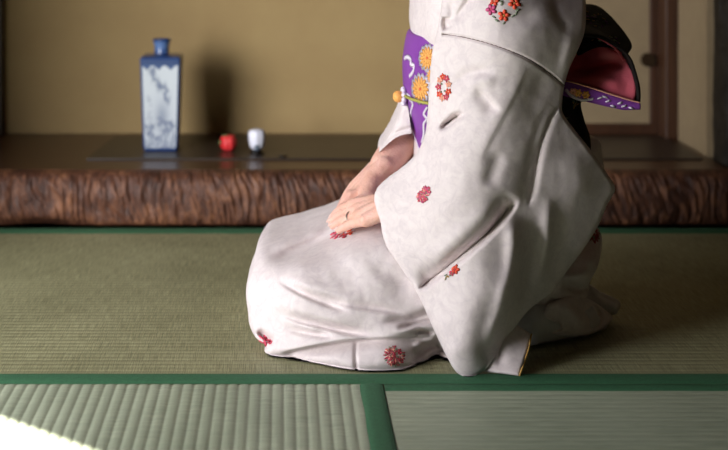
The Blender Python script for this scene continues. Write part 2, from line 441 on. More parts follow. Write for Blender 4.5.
V = [(bx0, by0, .1098), (.9, by0, .1098), (.9, by1, .1098), (bx0+.026, by1, .1098), (bx0, by0, .1135), (.9, by0, .1135), (.9, by1, .1135), (bx0+.026, by1, .1135)]
Fc = [(4, 5, 6, 7), (0, 3, 2, 1), (0, 1, 5, 4), (1, 2, 6, 5), (2, 3, 7, 6), (3, 0, 4, 7)]
ib = tag(mesh_obj('display_board', V, Fc, M['wood_dark'], None, False), 'thin dark wooden board lying on the alcove floor under the vase', 'board')
ibz = .1135
bm = bmesh.new(); hp = P(283, 156.5, (H-ibz)*F/(156.5+88))
tag(lathe('dark_bead', [(.001, 0), (.009, .0003), (.0105, .0015), (.009, .003), (.001, .0036)], (hp.x, hp.y, ibz+.0002), M['black_hole']), 'tiny flat black disc on the dark board, right of the white ornament', 'disc'); bm.free()

# ------------------------------------------------------------------ tatami mats
def ridged(name, x0, x1, y0, y1, axis, mat, parent, pitch=.015, amp=.0011, z=0.0):
    n = int(round(((y1-y0) if axis == 'X' else (x1-x0))/pitch))*8+1; V = []; Fc = []
    m = 40
    for i in range(n):
        t = i/(n-1); c = (y0+(y1-y0)*t) if axis == 'X' else (x0+(x1-x0)*t)
        ph = (i % 8)/8; hgt = amp*(abs(math.sin(math.pi*ph))**0.6)-amp
        for j in range(m):
            s = j/(m-1); wob = .0006*noise.noise((c*30, s*20, 2))
            fade = 1.0
            if axis == 'X': V.append((x0+(x1-x0)*s, c, z+hgt+wob*.4))
            else: V.append((c, y0+(y1-y0)*s, z+hgt+wob*.4))
    for i in range(n-1):
        for j in range(m-1): a = i*m+j; Fc.append((a, a+m, a+m+1, a+1) if axis == 'Y' else (a, a+1, a+m+1, a+m))
    return mesh_obj(name, V, Fc, mat, parent)
def strip(name, x0, x1, y0, y1, mat, parent, z0=-.0006, h=.0022, along='X'):
    """woven cotton edging: softly rounded band with slight waviness"""
    V = []; Fc = []; n = 160; K = 9
    for i in range(n):
        s = i/(n-1)
        for k in range(K):
            t = k/(K-1); e = h*(1-abs(2*t-1)**4); wv = .0006*noise.noise((s*14, t, 3 if along == 'X' else 8))
            if along == 'X': V.append((x0+(x1-x0)*s, y0+(y1-y0)*t+wv*2*(1 if k in (0, K-1) else 0), z0+e))
            else: V.append((x0+(x1-x0)*t+wv*2*(1 if k in (0, K-1) else 0), y0+(y1-y0)*s, z0+e))
    for i in range(n-1):
        for k in range(K-1): a = i*K+k; Fc.append((a, a+K, a+K+1, a+1) if along == 'X' else (a, a+1, a+K+1, a+K))
    return mesh_obj(name, V, Fc, mat, parent)
def mat_thing(x0, x1, y0, y1, label):
    r = empty('tatami_mat', ((x0+x1)/2, (y0+y1)/2, -.05)); tag(r, label, 'tatami mat')
    box('straw_core', x0+.0005, x1-.0005, y0+.0005, y1-.0005, -.0515, -.0022, M['tatami_x'], r); return r
YE = 1.7782
t1 = mat_thing(-.89, .95, YE, 2.655, 'long tatami mat under the kneeling person, between two green edges')
t1 = t1
ridged('rush_cover', -.89, .95, YE+.034, 2.625, 'X', M['tatami_x'], t1, amp=.0009)
strip('cloth_edge', -.89, .95, YE, YE+.0395, M['heri'], t1); strip('cloth_edge', -.89, .95, 2.61, 2.655, M['heri'], t1)
t2 = mat_thing(-.75, .1375, .85, YE-.002, 'tatami mat at lower left with thick ridges and a patch of sunlight')
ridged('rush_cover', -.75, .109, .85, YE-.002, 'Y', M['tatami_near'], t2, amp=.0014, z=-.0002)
strip('cloth_edge', .1065, .1375, .85, YE-.003, M['heri'], t2, along='Y')
t3 = mat_thing(.139, 1.1, .85, YE-.002, 'tatami mat at lower right with fine ridges running sideways')
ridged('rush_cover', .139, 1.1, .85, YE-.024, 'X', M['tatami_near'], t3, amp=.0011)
strip('cloth_edge', .139, 1.1, YE-.0275, YE-.002, M['heri'], t3)
for (a, b, c, d, ax, lb) in ((.952, 1.74, YE, 2.655, 'X', 'tatami mat to the right of the kneeling person'),):
    q = mat_thing(a, b, c, d, lb); ridged('rush_cover', a, b, c, d, ax, M['tatami_x'], q)

# ================================================================== VASE
BLUE, BLUE2, WHITE, PALE = srgb(34,62,112), srgb(86,116,164), srgb(196,204,210), srgb(160,182,206)
def vase():
    cxp, D0 = 159.3, 2.90
    base = P(cxp+1, 151, (H-ibz)*F/(151+88)); cx, cy = base.x, base.y+.038
    r = empty('vase', (cx, cy, ibz)); tag(r, 'square blue and white porcelain vase with a short round neck on dark board', 'vase')
    s = base.y/F; Hb = (151-57)*s; w0, w1 = 33.5*s/2, 40.5*s/2
    nface = 64; rows = 130; V = []; Fc = []; colr = []
    def half(t):
        w = w0+(w1-w0)*min(1, t*1.0)**0.7
        if t < .04: w -= .0018*(1-t/.04)
        return w
    random.seed(3)
    strokes = []
    for k in range(70): strokes.append((random.uniform(-.8, .8), random.uniform(.03, .30), random.uniform(.04, .14), random.uniform(.015, .04), random.uniform(0, 3.14), .95))
    for k in range(40):
        t = k/39; strokes.append((-.5+.95*t+.12*math.sin(t*19), .86-.30*t+.03*math.sin(t*11), .09+.07*random.random(), .035, random.uniform(0, 3), .85))
    for k in range(14): strokes.append((random.uniform(-.1, .5), random.uniform(.2, .36), .2, .03, random.uniform(-.2, .3), .8))
    for k in range(12): strokes.append((random.uniform(-.8, -.4), random.uniform(.3, .62), .05, .02, random.uniform(0, 3), .6))
    def paint(u, t, face):      # u in -1..1 across, t 0..1 up
        if t > .93 or abs(u) > .90 or t < .03: return BLUE
        lap = .86+.05*abs(math.sin(u*5.2+.4))
        if t > lap: return BLUE if (math.sin(u*40)+math.sin(t*230)) < 1.0 else BLUE2
        v = 0
        uu = u if face % 2 == 0 else -u*.9+.1
        for a, b, l, w, an, st in strokes:
            dx, dy = (uu-a), (t-b)*2.3
            x = dx*math.cos(an)+dy*math.sin(an); y = -dx*math.sin(an)+dy*math.cos(an)
            v = max(v, st*math.exp(-(x/l)**2-(y/w)**2))
        hz = .5*math.exp(-((uu-.1)/.35)**2-((t-.36)/.16)**2)
        v = max(v*1.0, hz)
        if t < .12: v = max(v, .45*abs(math.sin(u*6+t*60)))
        return tuple(WHITE[i]*(1-v)+BLUE[i]*v for i in range(3))+(1,)
    for face in range(4):
        b0 = len(V); a = face*math.pi/2
        for j in range(rows):
            t = j/(rows-1); w = half(t); z = t*Hb
            if t > .975: w -= .004*((t-.975)/.025)**2
            for i in range(nface):
                u = -1+2*i/(nface-1); ux = u*w; yy = -w
                e = max(0, abs(u)-.94)/.06; yy += .0022*e*e; ux -= math.copysign(.0006, u)*e
                V.append((cx+ux*math.cos(a)-yy*math.sin(a), cy+ux*math.sin(a)+yy*math.cos(a), ibz+.0002+z)); colr.append(paint(u, t, face))
        for j in range(rows-1):
            for i in range(nface-1): q = b0+j*nface+i; Fc.append((q, q+1, q+nface+1, q+nface))
    top = []
    o = mesh_obj('body', V, Fc, M['vase'], r)
    ca = o.data.color_attributes.new('paint', 'FLOAT_COLOR', 'POINT'); ca.data.foreach_set('color', np.array(colr, np.float32).ravel())
    # shoulder slab, neck and lip
    wt = half(1)-.004; zt = ibz+Hb
    bm = bmesh.new(); n = 24; r1 = .0165
    sq = []; ci = []
    for k in range(n):
        a = 2*math.pi*(k+.5)/n; m = max(abs(math.cos(a)), abs(math.sin(a)))
        sq.append(bm.verts.new((cx+wt*math.cos(a)/m, cy+wt*math.sin(a)/m, zt))); ci.append(bm.verts.new((cx+r1*math.cos(a), cy+r1*math.sin(a), zt+.0035)))
    for k in range(n): bm.faces.new((sq[k], sq[(k+1) % n], ci[(k+1) % n], ci[k]))
    def colour(ob, fn):
        c = ob.data.color_attributes.new('paint', 'FLOAT_COLOR', 'POINT'); c.data.foreach_set('color', np.array([fn(v.co) for v in ob.data.vertices], np.float32).ravel())
    sh = bm_obj('shoulder', bm, M['vase'], r); colour(sh, lambda c: BLUE)
    nh = (57-41)*s+.001
    nk = lathe('neck', [(.0185, 0), (.0165, .004), (.0162, nh*.55), (.0182, nh*.8), (.0205, nh-.003), (.0208, nh-.001), (.0195, nh), (.0165, nh-.001), (.0135, nh*.6), (.013, nh*.3)], (cx, cy, zt), M['vase'], r)
    colour(nk, lambda c: (BLUE if (c.z-zt) > nh-.006 or (c.z-zt) < .005 else BLUE2))
    return r
vase()
# small round ornaments
def small_red():
    p = P(228.5, 150.5, (H-ibz)*F/(150.5+88)); r = empty('round_ornament', (p.x, p.y, ibz)); tag(r, 'small round red ornament on the dark board in the alcove', 'ornament')
    prof = [(.001, .0), (.009, .0004), (.0155, .0055), (.0178, .014), (.0178, .021), (.0158, .029), (.010, .034), (.004, .0345), (.001, .033)]
    o = lathe('body', prof, (p.x, p.y, ibz+.0002), M['red_ball'], r)
    for v in o.data.vertices:
        a = math.atan2(v.co.y-p.y, v.co.x-p.x); k = 1+.05*math.cos(6*a); v.co.x = p.x+(v.co.x-p.x)*k; v.co.y = p.y+(v.co.y-p.y)*k
    bm = bmesh.new(); ellipsoid(bm, Vector((p.x-.0185, p.y-.004, ibz+.019)), (.004, .007, .004)); ellipsoid(bm, Vector((p.x-.006, p.y-.004, ibz+.034)), (.008, .005, .0022)); bm_obj('leaf', bm, M['green_bit'], r, True)
def small_white():
    p = P(257, 153, (H-ibz)*F/(153+88)); r = empty('barrel_ornament', (p.x, p.y, ibz)); tag(r, 'small white barrel-shaped ornament on a black foot, right of the red one', 'ornament')
    prof = [(.001, .008), (.010, .0082), (.0145, .014), (.0172, .026), (.0182, .038), (.0172, .047), (.0125, .0515), (.004, .0525), (.001, .052)]
    o = lathe('body', prof, (p.x, p.y, ibz), M['white_knob'], r)
    for v in o.data.vertices:
        a = math.atan2(v.co.y-p.y, v.co.x-p.x); k = 1+.05*math.cos(8*a); v.co.x = p.x+(v.co.x-p.x)*k; v.co.y = p.y+(v.co.y-p.y)*k
    lathe('foot', [(.001, .0002), (.017, .0003), (.0175, .002), (.012, .004), (.011, .0085), (.001, .0088)], (p.x, p.y, ibz), M['black_hole'], r)
    bm = bmesh.new(); ellipsoid(bm, Vector((p.x, p.y-.0135, ibz+.015)), (.006, .004, .008)); bm_obj('pad', bm, M['grey_blue'], r, True)
small_red(); small_white()

# ================================================================== PERSON
person = empty('person', (.33, 2.0, 0))
tag(person, 'person kneeling on the tatami in a pale flowered kimono with purple sash, hands in lap', 'person')
def body():
    bm = bmesh.new(); C = lambda a, b, ra, rb: capsule(bm, a, b, ra, rb)
    pel = P(524, 196, 2.07); wst = P(500, 130, 2.07); chest = P(495, 30, 2.07); nb = P(490, -58, 2.07)
    C(pel, wst, .085, .085); C(wst, chest, .085, .09); C(chest, nb, .09, .05)
    C(pel+Vector((0, -.05, 0)), pel+Vector((0, .05, 0)), .085, .085)
    # neck, head
    hd = nb+Vector((-.03, 0, .135)); C(nb+Vector((.01, 0, 0)), hd+Vector((.012, 0, 0)), .052, .047)
    ellipsoid(bm, hd+Vector((-.005, 0, .03)), (.088, .072, .092)); ellipsoid(bm, hd+Vector((-.045, 0, -.025)), (.045, .052, .06))
    C(hd+Vector((-.088, 0, .018)), hd+Vector((-.100, 0, -.010)), .006, .008)                 # nose
    C(hd+Vector((-.088, -.014, -.044)), hd+Vector((-.088, .014, -.044)), .007, .007)         # mouth
    for s in (-1, 1):
        ellipsoid(bm, hd+Vector((.008, s*.073, .005)), (.014, .008, .024))
        C(hd+Vector((-.075, s*.032, .035)), hd+Vector((-.083, s*.012, .036)), .012, .010)
        sh = P(495, -22, 2.07)+Vector((0, s*.115, 0))
        C(nb+Vector((0, s*.02, -.04)), sh, .045, .036)
        # legs folded under
        hip = pel+Vector((0, s*.06, -.045)); knee = Vector((.035 if s < 0 else .045, 2.05+s*.07, .062)); ank = Vector((.33, 2.03+s*.07, .04))
        C(hip, knee, .065, .046); C(knee, ank, .044, .03); C(ank, ank+Vector((.07, -s*.01, 0)), .026, .02)
        if s < 0:  arm = [sh, P(505, 160, 1.885), P(404, 201, 1.925)]
        else:      arm = [sh, P(440, 95, 2.19), P(384, 165, 2.055)]
        C(arm[0], arm[1], .036, .036); C(arm[1], arm[1].lerp(arm[2], .35), .039, .035); C(arm[1].lerp(arm[2], .35), arm[2], .035, .021 if s < 0 else .0225)
        if s < 0: hand_near(C, arm[2])
        else: hand_far(C, arm[2])
    return bm, hd
def finger(C, pts, r0, r1):
    n = len(pts)-1
    for i in range(n):
        C(pts[i], pts[i+1], r0+(r1-r0)*i/n, r0+(r1-r0)*(i+1)/n)
NAILS = []
def hand_near(C, w):
    # left hand, palm down on the lap; index at the far side, little finger nearest the viewer
    kn = [P(353, 205, 1.975), P(357, 210.5, 1.96), P(361, 216, 1.942), P(366, 220.5, 1.924)]
    md = [P(342, 209.5, 1.995), P(342.5, 214.5, 1.985), P(345.5, 219.5, 1.968), P(352, 223.5, 1.945)]
    di = [P(336, 214, 2.003), P(335, 218.5, 1.998), P(337, 223.5, 1.982), P(343.5, 227.5, 1.955)]
    ti = [P(333.5, 217, 2.005), P(331.5, 221.5, 2.0), P(333, 226, 1.985), P(339, 230, 1.959)]
    for k in range(4):
        off = Vector((0, (1.5-k)*.009, 0))
        C(w+off*.6, kn[k], .0165, .0105)
        finger(C, [kn[k], md[k], di[k], ti[k]], (.0095, .0098, .0092, .0082)[k], .0062)
        NAILS.append((di[k], ti[k]))
    C(w, kn[2], .02, .012)
    for a, b in zip(kn, kn[1:]): C(a, b, .0085, .0085)
    th = [w+Vector((-.012, .016, -.006)), P(366, 203, 1.995), P(352, 206, 2.02), P(345, 209, 2.03)]
    finger(C, th, .014, .0085)
def hand_far(C, w):
    # right hand, lying under the left one, its fingers pointing forward
    kn = [P(361, 193, 2.015), P(358, 191, 2.035), P(355.5, 189.5, 2.055), P(354, 188, 2.075)]
    ti = [P(340, 209, 2.005), P(339.5, 210, 2.022), P(341, 208, 2.05), P(345, 206, 2.075)]
    for k in range(4):
        C(w+Vector((0, (k-1.5)*.008, 0)), kn[k], .0175, .0108)
        m = kn[k].lerp(ti[k], .45)+Vector((0, 0, .007)); d = kn[k].lerp(ti[k], .8)+Vector((0, 0, .004))
        finger(C, [kn[k], m, d, ti[k]], .0096, .0066)
    for a, b in zip(kn, kn[1:]): C(a, b, .0088, .0088)
    th = [w+Vector((-.015, -.016, -.01)), P(366, 200, 1.99), P(356, 205, 1.975), P(349, 209, 1.985)]
    finger(C, th, .0145, .0085)
    # wrist bones and tendons
    C(P(384, 161, 2.05), P(380, 172, 2.045), .011, .009); C(P(377, 168, 2.045), P(363, 190, 2.02), .006, .005); C(P(380, 168, 2.035), P(366, 192, 2.005), .005, .004)
bm, HD = body()
bd = fused('body', bm, .0021, 5, M['skin'], person)
# eyes, lips, hair
bm = bmesh.new()
bm.free()
for s in (-1, 1):
    bm = bmesh.new(); ellipsoid(bm, HD+Vector((-.082, s*.030, .018)), (.006, .012, .0065)); bm_obj('eye', bm, M['eye'], bd, True)
    bm = bmesh.new(); ellipsoid(bm, HD+Vector((-.0865, s*.030, .018)), (.0025, .0055, .0055)); bm_obj('iris', bm, M['iris'], bd, True)
bm = bmesh.new(); ellipsoid(bm, HD+Vector((-.0945, 0, -.044)), (.0022, .018, .006)); bm_obj('lips', bm, M['lip'], bd, True)
bm = bmesh.new()
ellipsoid(bm, HD+Vector((.012, 0, .042)), (.092, .081, .094)); ellipsoid(bm, HD+Vector((.085, 0, .02)), (.045, .05, .045)); ellipsoid(bm, HD+Vector((-.035, 0, .098)), (.05, .06, .035))
fused('hair', bm, .004, 4, M['hair'], person)
# ring on the left ring finger
ra, rb = P(361, 216, 1.942), P(345.5, 219.5, 1.968); rc = ra.lerp(rb, .62); ax = (rb-ra).normalized(); s1 = ax.orthogonal().normalized(); s2 = ax.cross(s1)
tube('finger_ring', [rc+.0098*(math.cos(a)*s1+math.sin(a)*s2) for a in np.linspace(0, 2*math.pi, 28, endpoint=False)], .0011, M['silver'], person, 8, True)
for a, b in NAILS:
    bm = bmesh.new(); t = (b-a).normalized(); up = Vector((0, -.35, .9)); up = (up-t*up.dot(t)).normalized(); sd = t.cross(up)
    rot = Matrix((t, sd, up)).transposed(); ellipsoid(bm, b+up*.0050+t*.001, (.0055, .0042, .0014), rot, 12); bm_obj('fingernail', bm, M['nail'], bd, True)

# ---------- feet
for s in (-1, 1):
    bm = bmesh.new()
    if s < 0: heel, ball, toe = P(528, 322, 1.93), P(580, 318, 1.985), P(604, 319, 2.02)
    else: heel, ball, toe = Vector((.40, 2.09, .045)), Vector((.475, 2.06, .03)), Vector((.52, 2.05, .025))
    capsule(bm, heel, ball, .034, .027); capsule(bm, ball+Vector((0, .012, 0)), toe, .022, .011); capsule(bm, ball+Vector((0, -.012, -.003)), toe+Vector((-.006, -.012, -.003)), .021, .010)
    capsule(bm, heel+Vector((-.05, .02, .012)), heel, .034, .034)
    o = fused('tabi_sock', bm, .003, 6, M['tabi'], person)
    for v in o.data.vertices: v.co.z = max(v.co.z, .0015)

# ---------- kimono skirt over the folded legs
def g(x, y): return (x, y, GD(y, .004))
skirt = cloth('kimono_skirt',
  top=[(262,240),(270,233.5),(285,228.5),(300,222.5),(318,216),(340,209.5),(370,199),(400,188),(450,178),(520,176),(575,190),(598,228)],
  left=[(262,240),(257,248),(254.5,258),(251,272),(247,283),(246,296),(248,312),(249.5,325),(256,338),(266,345),(264.5,351),(269,356)],
  bottom=[(269,356),(290,359.5),(315,363.5),(345,369.5),(370,371.5),(400,370.5),(412,367),(425,361.5),(437,358),(450,361),(480,361),(515,352),(534,340)],
  right=[(598,228),(602,238),(601,252),(597,268),(590,282),(588,294),(580,308),(568,320),(550,330),(534,340)],
  ctrl=[g(269,356), g(300,361), g(345,369), g(400,370), g(437,358), g(480,362), g(530,343),
        (250,322,1.925), (247,296,1.945), (253,262,1.985), (262,242,2.04), (285,229,2.085), (340,211,2.09), (400,190,2.09), (520,178,2.08), (598,235,2.06),
        (280,330,1.885), (300,300,1.872), (350,310,1.85), (400,330,1.835), (400,290,1.862), (350,345,1.842), (270,300,1.905), (275,270,1.935), (300,270,1.905), (350,255,1.90), (350,272,1.885), (400,250,1.89), (375,238,1.925),
        (300,249,1.985), (345,229,2.0), (275,256,1.975), (280,240,2.045), (305,232,2.06), (330,221,2.065),
        (460,300,1.85), (540,300,1.92), (575,260,1.965), (590,260,1.97), (580,295,1.96), (560,320,1.94)],
  creases=[([(262,262),(280,257),(300,250),(325,238),(350,227)], .024, 7, 6, .35),
           ([(268,250),(285,243),(305,236),(330,226)], -.012, 6, 7, .3),
           ([(274,278),(290,287),(308,296),(330,305),(354,313)], .013, 7, 2.6, .35), ([(276,272),(300,286),(330,298),(372,309)], -.006, 8, 5, .35),
           ([(300,289),(325,297),(350,305),(390,311),(425,318)], .009, 6, 2.6, .35),
           ([(274,310),(300,321),(330,328),(360,335),(395,338)], .013, 8, 2.6, .35), ([(270,302),(300,312),(330,320),(370,329)], -.006, 6, 5, .35),
           ([(278,326),(305,333),(340,338)], .009, 6, 3, .4),
           ([(276,355),(300,351),(330,345),(360,341),(400,339.5),(440,337)], .016, 1.8, 8, .12), ([(280,351),(305,346),(340,340),(380,336)], -.006, 6, 2.5, .25),
           ([(380,322),(410,319),(445,309)], .012, 5, 2.4, .3), ([(395,330),(418,323),(448,317)], .014, 5, 2.2, .3), ([(388,333),(420,329),(450,327)], -.006, 4, 3, .3),
           ([(412,336),(421,331),(436,334)], .010, 3, 3, .3), ([(408,362),(420,352),(432,346),(446,342)], .022, 6, 5, .25), ([(412,350),(425,342),(440,338)], -.010, 5, 5, .3),
           ([(430,362),(440,352),(452,350)], .02, 5, 5, .2), ([(357,341),(356,356),(357,370)], .006, 1.2, 2.6, .1),
           ([(256,330),(266,338),(276,345)], .022, 4, 3, .3), ([(285,262),(310,268),(345,262)], -.004, 9, 9, .4),
           ([(360,262),(395,275),(420,290)], .006, 12, 9, .4), ([(300,322),(310,326),(325,330)], -.003, 4, 4, .4),
           ([(560,283),(578,289),(594,285)], .022, 3.5, 5, .3), ([(556,276),(575,276),(596,272)], -.010, 6, 5, .3), ([(548,300),(560,306),(572,303)], .012, 5, 5, .3), ([(530,322),(545,318),(560,322)], .012, 4, 4, .3)],
  mat=M['kimono'], parent=person, nu=230, nv=130, edge=(11, .022), back=2.19, ground=True, wr=.0016, wseed=2.0)
# far-side drape: the skirt over the far foot and rump, and the hem that trails over the near foot
cloth('hem_drape', top=[(548,304),(572,295),(590,300),(604,309)], left=[(548,304),(540,318),(533,333)], bottom=[(533,333),(560,335),(585,335.5),(602,329)], right=[(604,309),(612.5,318),(602,329)],
  ctrl=[(548,304,1.915),(575,297,1.955),(606,314,2.0),(533,333,1.90),(570,334,1.925),(602,327,1.975),(575,315,1.93)],
  creases=[([(560,300),(574,312),(584,330)], -.008, 6, 6, .3), ([(590,302),(597,314),(592,330)], .012, 4, 3, .3), ([(545,324),(553,327),(562,325)], .02, 3.5, 3, .3), ([(570,298),(582,310),(600,318)], .006, 5, 4, .3)], mat=M['kimono'], parent=person, nu=60, nv=36, edge=(5, .008), thick=.01, wr=.001)
hem = cloth('front_hem', top=[(488,318),(510,322),(531,334)], left=[(488,318),(482,345),(480,371)], bottom=[(480,371),(500,373.5),(519,376)], right=[(531,334),(528,350),(519,376)],
  ctrl=[(488,318,1.845),(531,334,1.852),(480,371,GD(371,.004)),(519,376,GD(376,.004)),(505,350,1.822)], creases=[([(497,335),(500,352),(498,370)], .004, 5, 3, .3)],
  mat=M['kimono'], parent=person, nu=40, nv=50, edge=(3, .004), thick=.007, ground=True)
tube('lining_edge', [P(x, y, d) for x, y, d in ((531.5,334,1.853),(530,342,1.84),(528,351,1.826),(524,363,1.816),(519.5,375.5,GD(376,.005)))], .0012, M['gold'], hem, 6)

# ---------- torso: bodice, obi
def torso_loft(name, rings, mat, cy=2.07, na=96, fold=0.0, p=2.2, power=None):
    V = []; Fc = []
    for (z, xf, xb, b) in rings:
        for k in range(na):
            a = 2*math.pi*k/na; c, s = math.cos(a), math.sin(a)
            e = 2/p; x = (xf+xb)/2+(xb-xf)/2*math.copysign(abs(c)**e, c); y = cy+b*math.copysign(abs(s)**e, s)
            d = fold*noise.noise((x*22, y*9, z*6))
            V.append((x+d*c, y+d*s, z))
    n = len(rings)
    for i in range(n-1):
        for k in range(na): Fc.append((i*na+k, i*na+(k+1) % na, (i+1)*na+(k+1) % na, (i+1)*na+k))
    Fc.append(tuple(range(na))[::-1]); Fc.append(tuple((n-1)*na+k for k in range(na)))
    return mesh_obj(name, V, Fc, mat, person)
def rings_of(lst, n):
    a = np.array(lst, float); t = np.linspace(0, len(a)-1, n); c = catmull(a.tolist(), n); return [tuple(r) for r in c]
X2 = lambda px, D=2.07: (px-CX)*D/F
def ZZ(py, D=2.02): return H-(py-CY)*D/F
bodice = torso_loft('kimono_bodice', rings_of([(ZZ(46),X2(424),.45,.150),(ZZ(43),X2(414),.452,.168),(ZZ(36),X2(409.5),.455,.174),(ZZ(24),X2(407.5),.456,.177),(ZZ(10),X2(408),.456,.176),(ZZ(-8),X2(409.5),.455,.175),(ZZ(-35),X2(420),.445,.17),(ZZ(-55),X2(445),.42,.13),(ZZ(-68),X2(462),.395,.10),(ZZ(-80),X2(468),.375,.068)], 60), M['kimono'], fold=.009)
torso_loft('kimono_hip', rings_of([(.13,.20,.44,.13),(.20,.21,.455,.145),(.27,.212,.455,.14),(.31,.215,.452,.14)], 24), M['kimono'], fold=.004)
obi = torso_loft('obi_sash', rings_of([(ZZ(160),X2(421),.452,.150),(ZZ(157),X2(417),.456,.156),(ZZ(130),X2(411.5),.457,.16),(ZZ(100),X2(405),.458,.164),(ZZ(70),X2(403.2),.458,.166),(ZZ(48),X2(405.5),.458,.166),(ZZ(36),X2(408.5),.456,.164),(ZZ(34.5),X2(412),.452,.158)], 60), M['obi'], na=128)
# neck collar: outer band and the white under-collar, standing a little away from the nape
def collar(name, mat, off, w, thk):
    path = [(.262, 2.055, ZZ(20)), (.262, 2.03, ZZ(-20)), (.285, 2.005, ZZ(-52)), (.33, 1.998, ZZ(-74)), (.375, 2.02, ZZ(-86)), (.392, 2.07, ZZ(-88)), (.375, 2.12, ZZ(-86)), (.33, 2.142, ZZ(-74)), (.285, 2.135, ZZ(-52)), (.262, 2.11, ZZ(-20)), (.258, 2.085, ZZ(20))]
    c = catmull(path, 90); V = []; Fc = []; ctr = np.array([.325, 2.07])
    for i, p in enumerate(c):
        o = (p[:2]-ctr); o = o/np.linalg.norm(o)
        for (a, b) in ((0, 0), (thk, 0), (thk*1.4, -w), (thk*.4, -w)): V.append((p[0]+o[0]*(a-off), p[1]+o[1]*(a-off), p[2]+b+off*.9+.012))
    for i in range(len(c)-1):
        for k in range(4): Fc.append((i*4+k, i*4+(k+1) % 4, (i+1)*4+(k+1) % 4, (i+1)*4+k))
    Fc += [(3, 2, 1, 0), tuple(4*(len(c)-1)+k for k in range(4))]
    return mesh_obj(name, V, Fc, mat, person)
collar('kimono_collar', M['kimono'], 0, .055, .006); collar('under_collar', M['tabi'], .006, .045, .004)
# obi cord and its flower clasp
def obi_ring(py, cy=2.07, grow=.003, a0=.5*math.pi, a1=1.5*math.pi, n=60):
    pts = []
    for k in range(n):
        a = a0+(a1-a0)*k/(n-1); c, s = math.cos(a), math.sin(a); e = 2/2.2
        xf, xb, b = X2(404)-grow, .458+grow, .165+grow
        x = (xf+xb)/2+(xb-xf)/2*math.copysign(abs(c)**e, c); y = cy+b*math.copysign(abs(s)**e, s)
        D = y; pts.append(Vector((x, y, ZZ(py))))
    return pts
cordp = obi_ring(97.5, a0=.48*math.pi, a1=1.6*math.pi, n=90)
tube('obi_cord', cordp, .0024, M['cord'], person, 8)
cf = P(400.5, 96.5, 2.05)
cl = empty('x', cf); bpy.data.objects.remove(cl)
bm = bmesh.new(); ellipsoid(bm, cf+Vector((-.0035, 0, 0)), (.0085, .0095, .0095)); clasp = bm_obj('cord_clasp', bm, M['orange_thread'], person, True)
bm = bmesh.new()
for k in range(9):
    a = 2*math.pi*k/9; ellipsoid(bm, cf+Vector((.0045, .0105*math.cos(a), .0115*math.sin(a))), (.0042, .0042, .0042), None, 10)
bm_obj('petal_ring', bm, M['white_thread'], clasp, True)

